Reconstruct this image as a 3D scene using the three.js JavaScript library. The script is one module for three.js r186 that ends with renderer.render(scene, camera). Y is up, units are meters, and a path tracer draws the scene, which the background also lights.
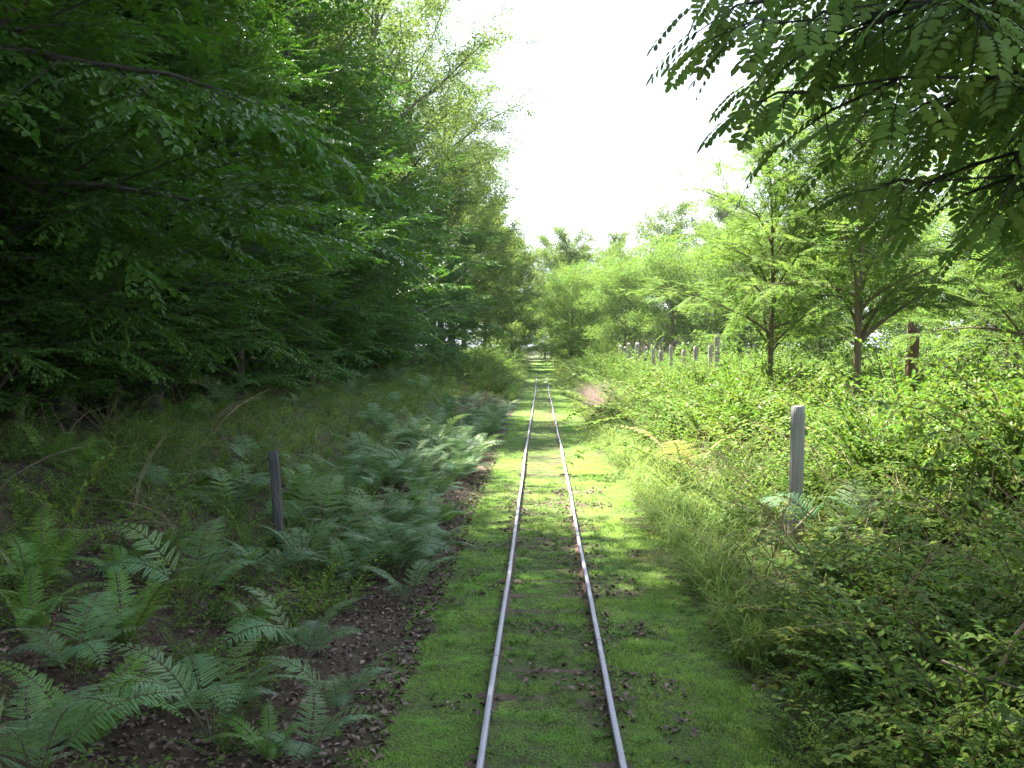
import * as THREE from 'three';

// ---------------------------------------------------------------- camera, sky, sun, exposure
const scene = new THREE.Scene();
const camera = new THREE.PerspectiveCamera(42, 1024 / 768, 0.1, 2000);
camera.position.set(0, 1.8, 0);
camera.lookAt(-0.029, 1.8 - 0.039, -1);

const sunAz = 50 * Math.PI / 180, sunEl = 62 * Math.PI / 180;            // azimuth to the left of the line of the track
const sunDir = new THREE.Vector3(-Math.sin(sunAz) * Math.cos(sunEl), Math.sin(sunEl), -Math.cos(sunAz) * Math.cos(sunEl));
const renderer = new THREE.WebGLRenderer({ antialias: true });
renderer.setSize(1024, 768);
renderer.toneMapping = THREE.LinearToneMapping;
renderer.toneMappingExposure = 6.3;
renderer.shadowMap.enabled = true;
{
  const W = 512, H = 256, data = new Float32Array(W * H * 4);
  for (let j = 0; j < H; j++) for (let i = 0; i < W; i++) {
    const el = ((j + 0.5) / H - 0.5) * Math.PI, az = ((i + 0.5) / W - 0.5) * 2 * Math.PI;
    const d = [Math.cos(el) * Math.cos(az), Math.sin(el), Math.cos(el) * Math.sin(az)];
    const up = Math.max(0, d[1]);
    const k = Math.pow(1 - up, 2.2);                                       // hazy summer air, paler towards the horizon
    const c = Math.max(0, d[0] * sunDir.x + d[1] * sunDir.y + d[2] * sunDir.z);
    const glow = 0.35 * Math.pow(c, 6) + 0.8 * Math.pow(c, 60);
    const o = (j * W + i) * 4;
    data[o] = 0.16 + 0.28 * k + 0.8 * glow;
    data[o + 1] = 0.205 + 0.26 * k + glow * 0.78;
    data[o + 2] = 0.31 + 0.18 * k + glow * 0.72;
    data[o + 3] = 1;
  }
  const sky = new THREE.DataTexture(data, W, H, THREE.RGBAFormat, THREE.FloatType);
  sky.mapping = THREE.EquirectangularReflectionMapping; sky.magFilter = THREE.LinearFilter; sky.needsUpdate = true;
  scene.background = sky; scene.environment = sky;
}
const sun = new THREE.DirectionalLight(new THREE.Color().setRGB(1, 0.94, 0.82), 5);
sun.position.copy(sunDir).multiplyScalar(120); sun.target.position.set(0, 0, -30);
sun.position.add(sun.target.position);
sun.castShadow = true; sun.shadow.radius = 1; sun.shadow.mapSize.set(4096, 4096);
Object.assign(sun.shadow.camera, { left: -70, right: 70, top: 90, bottom: -90, near: 1, far: 300 });
scene.add(sun, sun.target);

// ---------------------------------------------------------------- helpers
const rng = seed => () => { seed = (seed + 0x6D2B79F5) | 0; let t = Math.imul(seed ^ (seed >>> 15), 1 | seed); t = (t + Math.imul(t ^ (t >>> 7), 61 | t)) ^ t; return ((t ^ (t >>> 14)) >>> 0) / 4294967296; };
const sm = (a, b, x) => { const t = Math.min(1, Math.max(0, (x - a) / (b - a))); return t * t * (3 - 2 * t); };
const lerp = (a, b, t) => a + (b - a) * t;
const hash = (i, j) => { let n = Math.imul(i, 374761393) + Math.imul(j, 668265263) | 0; n = Math.imul(n ^ (n >>> 13), 1274126177); return ((n ^ (n >>> 16)) >>> 0) / 4294967296; };
const noise = (x, y) => { const i = Math.floor(x), j = Math.floor(y), u = sm(0, 1, x - i), v = sm(0, 1, y - j); return lerp(lerp(hash(i, j), hash(i + 1, j), u), lerp(hash(i, j + 1), hash(i + 1, j + 1), u), v); };
const fbm = (x, y) => 0.53 * noise(x, y) + 0.27 * noise(2.1 * x + 7, 2.1 * y) + 0.2 * noise(4.3 * x, 4.3 * y + 3);
const add = (a, b, k = 1) => [a[0] + b[0] * k, a[1] + b[1] * k, a[2] + b[2] * k];
const mul = (a, k) => [a[0] * k, a[1] * k, a[2] * k];
const cross = (a, b) => [a[1] * b[2] - a[2] * b[1], a[2] * b[0] - a[0] * b[2], a[0] * b[1] - a[1] * b[0]];
const dot = (a, b) => a[0] * b[0] + a[1] * b[1] + a[2] * b[2];
const unit = a => { const l = Math.hypot(a[0], a[1], a[2]) || 1; return [a[0] / l, a[1] / l, a[2] / l]; };
const rotAbout = (v, k, a) => { const c = Math.cos(a), s = Math.sin(a), x = cross(k, v), d = dot(k, v) * (1 - c); return [v[0] * c + x[0] * s + k[0] * d, v[1] * c + x[1] * s + k[1] * d, v[2] * c + x[2] * s + k[2] * d]; };
const UPV = [0, 1, 0];

class Buf {                                                                // grows one indexed geometry
  constructor(withUv = false) { this.p = []; this.c = []; this.i = []; this.uv = withUv ? [] : null; }
  get n() { return this.p.length / 3; }
  v(a, c) { this.p.push(a[0], a[1], a[2]); if (c) this.c.push(c[0], c[1], c[2]); return this.n - 1; }
  // a leaf folded along its midrib: two triangles, or four for a leaf seen close
  leaf(b, d, n, L, W, c, full, fold = 0.25) {
    const s = cross(d, n), k = this.n, w = W / 2, f = fold * w;
    const tip = add(add(b, d, L), n, -0.12 * L);
    this.v(b, c);
    if (full) {
      const q1 = add(add(b, d, 0.3 * L), n, f), q2 = add(add(b, d, 0.66 * L), n, f * 0.6);
      this.v(add(q1, s, w), c); this.v(add(q2, s, w * 0.86), c); this.v(tip, c); this.v(add(q2, s, -w * 0.86), c); this.v(add(q1, s, -w), c);
      this.i.push(k, k + 1, k + 2, k, k + 2, k + 3, k, k + 3, k + 4, k, k + 4, k + 5);
    } else {
      const q = add(add(b, d, 0.45 * L), n, f);
      this.v(add(q, s, w), c); this.v(tip, c); this.v(add(q, s, -w), c);
      this.i.push(k, k + 1, k + 2, k, k + 2, k + 3);
    }
  }
  // a rounded leaflet, six triangles
  leaflet(b, d, n, L, W, c) {
    const s = cross(d, n), k = this.n, w = W / 2;
    const at = (t, x, h) => this.v(add(add(add(b, d, t * L), s, x * w), n, h * w), c);
    at(0, 0, 0); at(0.2, 0.75, 0.12); at(0.52, 1, 0.2); at(0.84, 0.72, 0.1); at(1, 0, -0.12); at(0.84, -0.72, 0.1); at(0.52, -1, 0.2); at(0.2, -0.75, 0.12);
    this.i.push(k, k + 1, k + 7, k + 1, k + 2, k + 7, k + 2, k + 6, k + 7, k + 2, k + 3, k + 6, k + 3, k + 5, k + 6, k + 3, k + 4, k + 5);
  }
  tube(path, radii, sides, c, cap = false) {
    let ref = [1, 0, 0], run = 0;
    const base = this.n;
    for (let j = 0; j < path.length; j++) {
      const t = unit(add(path[Math.min(j + 1, path.length - 1)], path[Math.max(j - 1, 0)], -1));
      if (Math.abs(dot(t, ref)) > 0.95) ref = Math.abs(t[1]) < 0.9 ? [0, 1, 0] : [0, 0, 1];
      const a = unit(cross(t, ref)), b = cross(t, a); ref = cross(a, t);
      if (j) run += Math.hypot(...add(path[j], path[j - 1], -1));
      for (let q = 0; q <= sides; q++) {
        const w = (q % sides) / sides * 2 * Math.PI;
        this.v(add(add(path[j], a, Math.cos(w) * radii[j]), b, Math.sin(w) * radii[j]), c);
        if (this.uv) this.uv.push(q / sides * 1.2, run);
      }
      if (j) for (let q = 0; q < sides; q++) {
        const k = base + j * (sides + 1) + q, m = k - sides - 1;
        this.i.push(m, m + 1, k + 1, m, k + 1, k);
      }
    }
    if (cap) {
      const k = this.v(path[path.length - 1], c), m = base + (path.length - 1) * (sides + 1);
      if (this.uv) this.uv.push(0.5, run);
      for (let q = 0; q < sides; q++) this.i.push(m + q, m + q + 1, k);
    }
  }
  geo() {
    const g = new THREE.BufferGeometry();
    g.setAttribute('position', new THREE.BufferAttribute(new Float32Array(this.p), 3));
    if (this.c.length) g.setAttribute('color', new THREE.BufferAttribute(new Float32Array(this.c), 3));
    if (this.uv) g.setAttribute('uv', new THREE.BufferAttribute(new Float32Array(this.uv), 2));
    g.setIndex(new THREE.BufferAttribute(new Uint32Array(this.i), 1));
    g.computeVertexNormals();
    this.p = this.c = this.i = this.uv = null;
    return g;
  }
}
const taken = {};
const numbered = n => { const k = taken[n] = (taken[n] ?? -1) + 1; return k ? n + '_' + String(k).padStart(3, '0') : n; };
function part(name, geo, m, parent, kind) {
  const o = new THREE.Mesh(geo, m); o.name = name; o.castShadow = o.receiveShadow = true; if (kind) o.userData.kind = kind;
  parent.add(o); return o;
}
function base(name, label, category, group) {
  const o = new THREE.Group(); o.name = numbered(name); o.userData = { label, category }; if (group) o.userData.group = group; scene.add(o); return o;
}
function spawn(proto, name, x, d, { y, turn = 0, scale = 1, sy, tilt = 0, label, category, group }) {
  const o = proto.clone(); o.name = numbered(name); o.userData = { label, category }; if (group) o.userData.group = group;
  o.position.set(x, y ?? ground(x, d) - 0.02, -d); o.rotation.set(tilt, turn, 0); o.scale.set(scale, sy ?? scale, scale); scene.add(o); return o;
}
function scatter(name, geo, m, label, category, put) {                     // uncountable stuff: put(add) calls add(pos, turn, tilt axis angle, scale, colour)
  const mats = [], cols = [], M = new THREE.Matrix4(), Q = new THREE.Quaternion(), E = new THREE.Euler();
  put((x, y, d, rx, ry, rz, sx, sy, c) => {
    E.set(rx, ry, rz, 'YXZ'); Q.setFromEuler(E);
    M.compose(new THREE.Vector3(x, y, -d), Q, new THREE.Vector3(sx, sy, sx)); mats.push(...M.elements); cols.push(...c);
  });
  const o = new THREE.InstancedMesh(geo, m, cols.length / 3); o.instanceMatrix.array.set(mats);
  o.instanceColor = new THREE.InstancedBufferAttribute(new Float32Array(cols), 3);
  o.name = name; o.castShadow = o.receiveShadow = true; o.userData = { label, category, kind: 'stuff' }; scene.add(o); return o;
}

// ---------------------------------------------------------------- textures and materials
function tex(W, H, f, srgb = false) {
  const a = new Uint8Array(W * H * 4);
  for (let j = 0; j < H; j++) for (let i = 0; i < W; i++) { const c = f(i / W, j / H); const o = (j * W + i) * 4; a[o] = c[0] * 255; a[o + 1] = c[1] * 255; a[o + 2] = c[2] * 255; a[o + 3] = 255; }
  const t = new THREE.DataTexture(a, W, H); t.wrapS = t.wrapT = THREE.RepeatWrapping; t.magFilter = THREE.LinearFilter; if (srgb) t.colorSpace = THREE.SRGBColorSpace; t.needsUpdate = true; return t;
}
const tileNoise = (u, v, n, s = 0) => { const x = u * n, y = v * n, i = Math.floor(x), j = Math.floor(y), a = sm(0, 1, x - i), b = sm(0, 1, y - j), h = (p, q) => hash(((p % n) + n) % n + s * 97, ((q % n) + n) % n + s * 31); return lerp(lerp(h(i, j), h(i + 1, j), a), lerp(h(i, j + 1), h(i + 1, j + 1), a), b); };
const soilTex = tex(512, 512, (u, v) => { const k = 0.35 + 0.3 * tileNoise(u, v, 128, 1) + 0.3 * tileNoise(u, v, 48, 2) + 0.3 * tileNoise(u, v, 12, 3) ; return [Math.min(1, k), Math.min(1, k * 0.97), Math.min(1, k * 0.92)]; });
const soilBump = tex(512, 512, (u, v) => { const k = 0.5 * tileNoise(u, v, 96, 4) + 0.5 * tileNoise(u, v, 24, 5); return [k, k, k]; });
const barkTex = tex(256, 256, (u, v) => { const k = 0.45 + 0.3 * tileNoise(u, v * 0.25, 64, 6) + 0.35 * tileNoise(u, v, 16, 7); return [Math.min(1, k), Math.min(1, k), Math.min(1, k * 0.96)]; });
const barkBump = tex(256, 256, (u, v) => { const k = Math.abs(tileNoise(u, v * 0.25, 48, 8) - 0.5) * 1.4 + 0.3 * tileNoise(u, v, 64, 9); return [k, k, k]; });
const woodTex = tex(256, 512, (u, v) => { const g = tileNoise(u, v * 0.0625, 128, 10), s = tileNoise(u, v, 8, 11), cr = tileNoise(u, v * 0.05, 40, 12) > 0.86 ? 0.45 : 1; const k = (0.55 + 0.3 * g + 0.25 * s) * cr; return [Math.min(1, k), Math.min(1, k * 0.98), Math.min(1, k * 0.97)]; });
const woodBump = tex(256, 512, (u, v) => { const k = 0.6 * tileNoise(u, v * 0.0625, 128, 10) + (tileNoise(u, v * 0.05, 40, 12) > 0.86 ? 0 : 0.4); return [k, k, k]; });
const rustTex = tex(256, 256, (u, v) => { const k = 0.5 + 0.3 * tileNoise(u, v, 64, 13) + 0.3 * tileNoise(u, v, 10, 14); return [Math.min(1, k), Math.min(1, k * 0.93), Math.min(1, k * 0.88)]; });

const steelTex = tex(256, 256, (u, v) => { const k = 0.62 + 0.2 * tileNoise(u, v, 64, 15) + 0.25 * tileNoise(u, v, 8, 16); return [Math.min(1, k), Math.min(1, k * 0.98), Math.min(1, k)]; });

const rgb = (r, g, b) => new THREE.Color().setRGB(r, g, b);
const leafMat = (name, through = 0.5, coat = 0.3, coatRough = 0.38) => new THREE.MeshPhysicalMaterial({ name, color: rgb(1, 1, 1), vertexColors: true, roughness: 1, transmission: through, thickness: 0, clearcoat: coat, clearcoatRoughness: coatRough, specularIntensity: 0.25, side: THREE.DoubleSide });
const M = {};
Object.assign(M, {
  beech: leafMat('beech leaf', 0.45, 0.5, 0.25), oak: leafMat('oak leaf', 0.55, 0.1, 0.4), locust: leafMat('locust leaflet', 0.55, 0.08, 0.45),
  bramble: leafMat('bramble leaf', 0.45, 0.22, 0.3), fern: leafMat('fern frond', 0.3, 1, 0.5), grass: leafMat('grass blade', 0.45, 0.2, 0.45),
  litter: new THREE.MeshStandardMaterial({ name: 'dead leaf', color: rgb(1, 1, 1), roughness: 0.75, side: THREE.DoubleSide }),
  bark: new THREE.MeshStandardMaterial({ name: 'grey bark', color: rgb(0.12, 0.11, 0.095), map: barkTex, bumpMap: barkBump, bumpScale: 0.012, roughness: 0.95 }),
  youngBark: new THREE.MeshStandardMaterial({ name: 'pale brown bark', color: rgb(0.25, 0.19, 0.14), map: barkTex, bumpMap: barkBump, bumpScale: 0.008, roughness: 0.95 }),
  greyWood: new THREE.MeshStandardMaterial({ name: 'weathered grey wood', color: rgb(0.42, 0.40, 0.40), map: woodTex, bumpMap: woodBump, bumpScale: 0.006, roughness: 0.9 }),
  tanWood: new THREE.MeshStandardMaterial({ name: 'weathered tan wood', color: rgb(0.33, 0.28, 0.25), map: woodTex, bumpMap: woodBump, bumpScale: 0.006, roughness: 0.9 }),
  darkWood: new THREE.MeshStandardMaterial({ name: 'dark weathered wood', color: rgb(0.09, 0.09, 0.10), map: woodTex, bumpMap: woodBump, bumpScale: 0.005, roughness: 0.85 }),
  brownWood: new THREE.MeshStandardMaterial({ name: 'rotting brown wood', color: rgb(0.15, 0.085, 0.06), map: barkTex, bumpMap: barkBump, bumpScale: 0.02, roughness: 0.95 }),
  railTop: new THREE.MeshStandardMaterial({ name: 'worn rail head', color: rgb(0.46, 0.45, 0.49), map: steelTex, metalness: 0.45, roughness: 0.58 }),
  railSide: new THREE.MeshStandardMaterial({ name: 'rusty rail web', color: rgb(0.17, 0.105, 0.085), map: rustTex, roughness: 0.9 }),
  sleeper: new THREE.MeshStandardMaterial({ name: 'rusted steel sleeper', color: rgb(0.13, 0.095, 0.07), map: rustTex, bumpMap: soilBump, bumpScale: 0.004, roughness: 0.95 }),
  twig: new THREE.MeshStandardMaterial({ name: 'dry twig', color: rgb(0.36, 0.29, 0.22), roughness: 0.9 }),
  soil: new THREE.MeshStandardMaterial({ name: 'woodland soil', color: rgb(1, 1, 1), vertexColors: true, map: soilTex, bumpMap: soilBump, bumpScale: 0.03, roughness: 1 }),
});
Object.assign(M.fern, { sheen: 0.7, sheenRoughness: 0.5, sheenColor: rgb(0.75, 0.82, 0.85) });   // downy fronds

// ---------------------------------------------------------------- ground
const sleeperAt = [];
const TX = 0.05;                                                           // centre line of the track
function ground(x, d) {
  const dip = -0.3 * Math.exp(-(((d - 45) / 17) ** 2)) + 0.1 * sm(80, 130, d);
  const left = 0.9 * sm(0.75, 4.6, -x) + 0.35 * sm(4, 14, -x), right = 0.5 * sm(1.25, 4.8, x) + 0.25 * sm(5, 16, x);
  const off = sm(0.6, 2.2, Math.abs(x - 0.1));
  const rough = (fbm(x * 1.3 + 40, d * 1.3) - 0.5) * 0.22 * off + (fbm(x * 5, d * 5 + 11) - 0.5) * lerp(0.035, 0.07, off);
  return dip + (left + right) * (1 - 0.5 * sm(60, 160, d)) + rough * (1 - sm(90, 160, d)) - 0.02;
}
{
  const axis = (list) => { const a = []; for (const [from, to, step] of list) for (let v = from; v < to - 1e-6; v += step) a.push(v); return a; };
  const xs = axis([[-400, -60, 40], [-60, -14, 4], [-14, -4, 0.5], [-4, 4, 0.1], [4, 12, 0.5], [12, 60, 4], [60, 401, 40]]);
  const ds = axis([[-200, -40, 20], [-40, -4, 2], [-4, 3, 0.5], [3, 14, 0.1], [14, 40, 0.25], [40, 100, 1], [100, 160, 5], [160, 701, 45]]);
  const b = new Buf(true);
  for (const d of ds) for (const x of xs) {
    const n = fbm(x * 2.2, d * 2.2), n2 = fbm(x * 0.7 + 9, d * 0.7);
    const moss = sm(-0.95, -0.6, x + (n - 0.5) * 0.5) * (1 - sm(0.95, 1.35, x + (n - 0.5) * 0.5));
    const litter = [0.06 + 0.03 * n2, 0.042 + 0.02 * n2, 0.032], mossC = lerp(0.6, 1.25, n), green = [0.095 * mossC, 0.14 * mossC, 0.028 * mossC], herb = [0.08, 0.10, 0.035];
    const side = d > 30 ? 0.9 : x > 0 ? sm(1.5, 3, x) * 0.8 : sm(0.35, 0.55, n2) * sm(1.5, 2.4, -x) * sm(7, 9, d) * 0.8;
    const bare = sm(0.56, 0.72, n) * 0.75;
    const under = litter.map((q, i) => lerp(q, herb[i], side));
    b.v([x, ground(x, d), -d], under.map((q, i) => lerp(q, green[i], moss * (1 - bare)))); b.uv.push(x / 1.7, d / 1.7);
  }
  for (let j = 0; j + 1 < ds.length; j++) for (let i = 0; i + 1 < xs.length; i++) { const k = j * xs.length + i, m = k + xs.length; b.i.push(k, k + 1, m + 1, k, m + 1, m); }
  const o = part('ground', b.geo(), M.soil, scene, 'structure'); o.userData.label = 'woodland ground with mossy track bed and brown leaf litter'; o.userData.category = 'ground';
}

// ---------------------------------------------------------------- narrow gauge track
{
  const t = base('railway_track', 'narrow gauge railway track overgrown with short grass', 'railway');
  const wob = (s, d) => 0.003 * Math.sin(d * 1.1 + s) + 0.006 * Math.sin(d * 0.37 + s * 2) + 0.004 * (noise(d * 1.7, s * 5) - 0.5);
  const profileWeb = [[-0.033, -0.03], [-0.033, -0.02], [-0.006, -0.008], [-0.006, 0.026], [-0.016, 0.032], [0.016, 0.032], [0.006, 0.026], [0.006, -0.008], [0.033, -0.02], [0.033, -0.03]];
  const profileHead = [[-0.015, 0.031], [-0.015, 0.044], [-0.011, 0.049], [0, 0.051], [0.011, 0.049], [0.015, 0.044], [0.015, 0.031]];
  const railY = d => -0.3 * Math.exp(-(((d - 45) / 17) ** 2)) + 0.006 * Math.sin(d * 0.9);
  const sweep = (prof, side, d0, d1) => {
    const b = new Buf(true), n = Math.max(2, Math.round((d1 - d0) / 0.3));
    for (let j = 0; j <= n; j++) { const d = lerp(d0, d1, j / n); prof.forEach((q, i) => { b.v([TX + side * 0.3 + wob(side, d) + q[0], railY(d) + q[1], -d]); b.uv.push(i * 0.05, d); }); }
    for (let j = 0; j < n; j++) for (let i = 0; i + 1 < prof.length; i++) { const k = j * prof.length + i, m = k + prof.length; b.i.push(k, m, m + 1, k, m + 1, k + 1); }
    const g = b.geo().toNonIndexed(); g.computeVertexNormals(); return g;
  };
  for (const side of [-1, 1]) for (let s = 0; s < 11; s++) {
    const d0 = (side < 0 ? 0.4 : 0.72) + s * 5.2, d1 = d0 + 5.192;
    const rail = part('rail', sweep(profileWeb, side, d0, d1), M.railSide, t);
    part('rail_head', sweep(profileHead, side, d0, d1), M.railTop, rail);
    const plate = new THREE.BoxGeometry(0.008, 0.026, 0.3), p = part('fishplate', plate, M.railSide, rail); p.position.set(TX + side * 0.3 + wob(side, d1) - side * 0.0115, railY(d1) + 0.008, -d1);
  }
  // pressed steel sleepers, humped across and nearly buried in the sward
  const make = seed => {
    const R = rng(seed), b = new Buf(true), prof = [[-0.055, -0.05], [-0.05, -0.006], [-0.036, 0.004], [0, 0.007], [0.036, 0.004], [0.05, -0.006], [0.055, -0.05]];
    for (let j = 0; j <= 14; j++) { const u = j / 14 * 2 - 1, e = Math.abs(u) > 0.93 ? -0.03 : 0; prof.forEach((q, i) => { b.v([u * 0.4, q[1] - 0.016 * (1 - u * u) + e + (R() - 0.5) * 0.005, q[0] + (R() - 0.5) * 0.006]); b.uv.push(u, i * 0.04); }); }
    for (let j = 0; j < 14; j++) for (let i = 0; i < 6; i++) { const k = j * 7 + i, m = k + 7; b.i.push(k, k + 1, m + 1, k, m + 1, m); }
    return b.geo();
  };
  const shapes = [make(1), make(2), make(3)], R = rng(77);
  let i = 0;
  for (let d = 3.4; d < 42; d += 0.43 + (R() - 0.5) * 0.07) { sleeperAt.push(d); const s = part('sleeper', shapes[i++ % 3], M.sleeper, t); s.position.set(TX + (R() - 0.5) * 0.05, railY(d) - 0.006 - R() * 0.015, -d); s.rotation.y = (R() - 0.5) * 0.06; }
}

// ---------------------------------------------------------------- trees
function growTree(o) {
  const R = rng(o.seed), trunk = new Buf(true), limbs = [], leaves = new Buf(), H = o.height, N = 12, tp = [], tr = [];
  const ph = R() * 6, lean = o.lean ?? [0, 0];
  for (let j = 0; j <= N; j++) {
    const t = j / N;
    tp.push([lean[0] * t * t * H + Math.sin(t * 5 + ph) * 0.02 * H * t, t * H, lean[1] * t * t * H + Math.cos(t * 4 + ph) * 0.02 * H * t]);
    tr.push(o.radius * (Math.pow(1 - t, 0.85) + 0.03) * (j ? 1 : 1.35));
  }
  trunk.tube(tp, tr, 10);
  const at = t => { const f = Math.min(N - 1e-6, t * N), j = Math.floor(f); return add(mul(tp[j], 1 - f + j), tp[j + 1], f - j); };
  for (let i = 0; i < o.limbs; i++) {
    const t = lerp(o.t0, 0.98, Math.pow((i + R() * 0.8) / o.limbs, o.tPow ?? 1)), p0 = at(t);
    const az = i * 2.4 + R() * 0.9, L = o.reach(t) * (0.7 + 0.55 * R());
    let el = o.elev(t) + (R() - 0.5) * (o.wild ?? 0.35); const bend = o.bend + (R() - 0.5) * 0.3, K = 7, path = [p0], rad = [], wig = (R() - 0.5) * 0.5;
    const r0 = Math.min(o.radius * Math.pow(1 - t, 0.8) * 0.55 + 0.008, (0.012 + 0.012 * L) * (o.stout ?? 1));
    for (let j = 0; j < K; j++) {
      const a = az + wig * Math.sin(j * 1.1), e = el + bend * j / K + (R() - 0.5) * 0.2;
      path.push(add(path[j], [Math.cos(e) * Math.cos(a), Math.sin(e), Math.cos(e) * Math.sin(a)], L / K));
    }
    for (let j = 0; j <= K; j++) rad.push(r0 * (1 - 0.88 * j / K));
    const wood = o.separate ? new Buf(true) : trunk;
    wood.tube(path, rad, o.separate ? 6 : 4);
    const alongLimb = s => { const f = Math.min(K - 1e-6, s * K), j = Math.floor(f); return [add(mul(path[j], 1 - f + j), path[j + 1], f - j), unit(add(path[j + 1], path[j], -1))]; };
    const subs = Math.max(3, Math.round(L * o.subs));
    for (let q = 0; q <= subs; q++) {
      const s = q === subs ? 1 : lerp(o.bare ?? 0.2, 1, (q + R() * 0.7) / subs), [b0, ld] = alongLimb(s);
      const turn = (q % 2 ? 1 : -1) * (0.7 + 0.5 * R()) * (q === subs ? 0.1 : 1);
      let dir = rotAbout(ld, UPV, turn); dir = unit([dir[0], dir[1] * 0.6 + (R() - 0.5) * o.scatter * 2, dir[2]]);
      const ls = Math.max(0.25, L * o.subLen * (1 - 0.5 * s) * (0.6 + 0.7 * R())), P = [b0]; let dd = dir;
      for (let j = 0; j < 3; j++) { dd = unit(add(dd, [(R() - 0.5) * 0.3, (R() - 0.5) * 0.25 + o.sag, (R() - 0.5) * 0.3])); P.push(add(P[j], dd, ls / 3)); }
      wood.tube(P, [0.35, 0.25, 0.16, 0.08].map(k => Math.max(0.003, k * Math.min(0.05, 0.02 * ls + r0 * 0.25 * (1 - s)))), 3);
      const tw = Math.max(2, Math.round(ls / o.gap));
      for (let w = 0; w <= tw; w++) {
        const f = Math.min(2.999, (w + R() * 0.6) / tw * 3), j = Math.floor(f), b = add(mul(P[j], 1 - f + j), P[j + 1], f - j);
        const a = (w % 2 ? 1 : -1) * (0.5 + 0.6 * R()) * (w === tw ? 0.1 : 1);
        const td = rotAbout(unit(add(P[j + 1], P[j], -1)), UPV, a);
        o.emit(leaves, b, unit([td[0], td[1] + (R() - 0.5) * o.scatter + o.sag, td[2]]), R);
      }
    }
    if (o.separate) limbs.push(wood.geo());
  }
  return { trunk: trunk.geo(), limbs, crown: leaves.geo() };
}
const tone = (c, R, v = 0.28, y = 0.2) => { const k = 1 + (R() - 0.5) * 2 * v, w = (R() - 0.5) * 2 * y; return [c[0] * k * (1 + w), c[1] * k, c[2] * k * (1 - w)]; };
// a flat spray of simple leaves set alternately on a twig
const spray = (o) => (B, b, d, R) => {
  const c0 = tone(o.color, R, 0.15, 0.15), n0 = unit([(R() - 0.5) * o.tilt, 1, (R() - 0.5) * o.tilt]);
  for (let k = 0; k < o.count; k++) {
    const t = (k + 0.6) / o.count, pos = add(add(b, d, t * o.len), [0, -0.12 * o.len * t * t, 0]);
    const a = (k % 2 ? 1 : -1) * (0.75 + 0.3 * R()) * (k === o.count - 1 ? 0.1 : 1), e = rotAbout(d, n0, a);
    const n = unit([n0[0] + (R() - 0.5) * o.flutter, n0[1], n0[2] + (R() - 0.5) * o.flutter]);
    const dir = unit(add(e, [0, -o.droop * (0.4 + R()), 0])), nn = unit(add(n, dir, -dot(n, dir)));
    const s = o.size * (0.7 + 0.55 * R());
    B.leaf(pos, dir, nn, s, s * o.aspect, tone(c0, R, 0.16, 0.08), o.full);
  }
};
// a clump of leaves pointing every way round the end of a twig
const clump = (o) => (B, b, d, R) => {
  const c0 = tone(o.color, R, 0.18, 0.16);
  for (let k = 0; k < o.count; k++) {
    const off = [(R() - 0.5), (R() - 0.5) * 0.7, (R() - 0.5)], pos = add(add(b, d, o.len * R()), off, o.spread);
    const dir = unit([d[0] + off[0] * 2.4, d[1] + off[1] * 2 - 0.1, d[2] + off[2] * 2.4]);
    let n = unit([(R() - 0.5) * 1.6, 1, (R() - 0.5) * 1.6]); n = unit(add(n, dir, -dot(n, dir)));
    const s = o.size * (0.65 + 0.6 * R());
    B.leaf(pos, dir, n, s, s * o.aspect, tone(c0, R, 0.14, 0.08), o.full);
  }
};
// pinnate compound leaves
const pinnateLeaf = (B, b, d, R, o) => {
  const c0 = tone(o.color, R, 0.2, 0.12), L = o.len * (0.75 + 0.5 * R()), n0 = unit([(R() - 0.5) * o.tilt, 1, (R() - 0.5) * o.tilt]);
  let dir = d, p = add(b, d, 0.03); const step = L / o.pairs;
  if (o.rachis) o.rachis.push([b, d, L, o.sag]);
  for (let k = 0; k < o.pairs; k++) {
    dir = unit(add(dir, [0, -o.sag / o.pairs, 0])); p = add(p, dir, step);
    let n = unit(add(n0, dir, -dot(n0, dir)));
    const env = 0.75 + 0.25 * Math.sin((k + 0.8) / o.pairs * Math.PI), s = o.size * env * (0.85 + 0.3 * R());
    for (const q of [-1, 1]) {
      const e = unit(add(rotAbout(dir, n, q * 1.2), [0, -o.hang * (0.5 + R()), 0])), nn = unit(add(n, e, -dot(n, e)));
      const c = tone(c0, R, 0.1, 0.05);
      if (o.full) B.leaflet(add(p, e, 0.003), e, nn, s, s * 0.5, c); else B.leaf(p, e, nn, s, s * 0.5, c, false, 0.1);
    }
  }
  const n = unit(add(n0, dir, -dot(n0, dir)));
  if (o.full) B.leaflet(p, dir, n, o.size, o.size * 0.5, tone(c0, R, 0.1)); else B.leaf(p, dir, n, o.size, o.size * 0.5, c0, false, 0.1);
};
const pinnate = o => (B, b, d, R) => { for (let k = 0; k < o.each; k++) { const a = rotAbout(d, UPV, (k - (o.each - 1) / 2) * 1.1 + (R() - 0.5) * 0.5); pinnateLeaf(B, b, unit([a[0], a[1] + 0.25 * R(), a[2]]), R, o); } };

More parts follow.
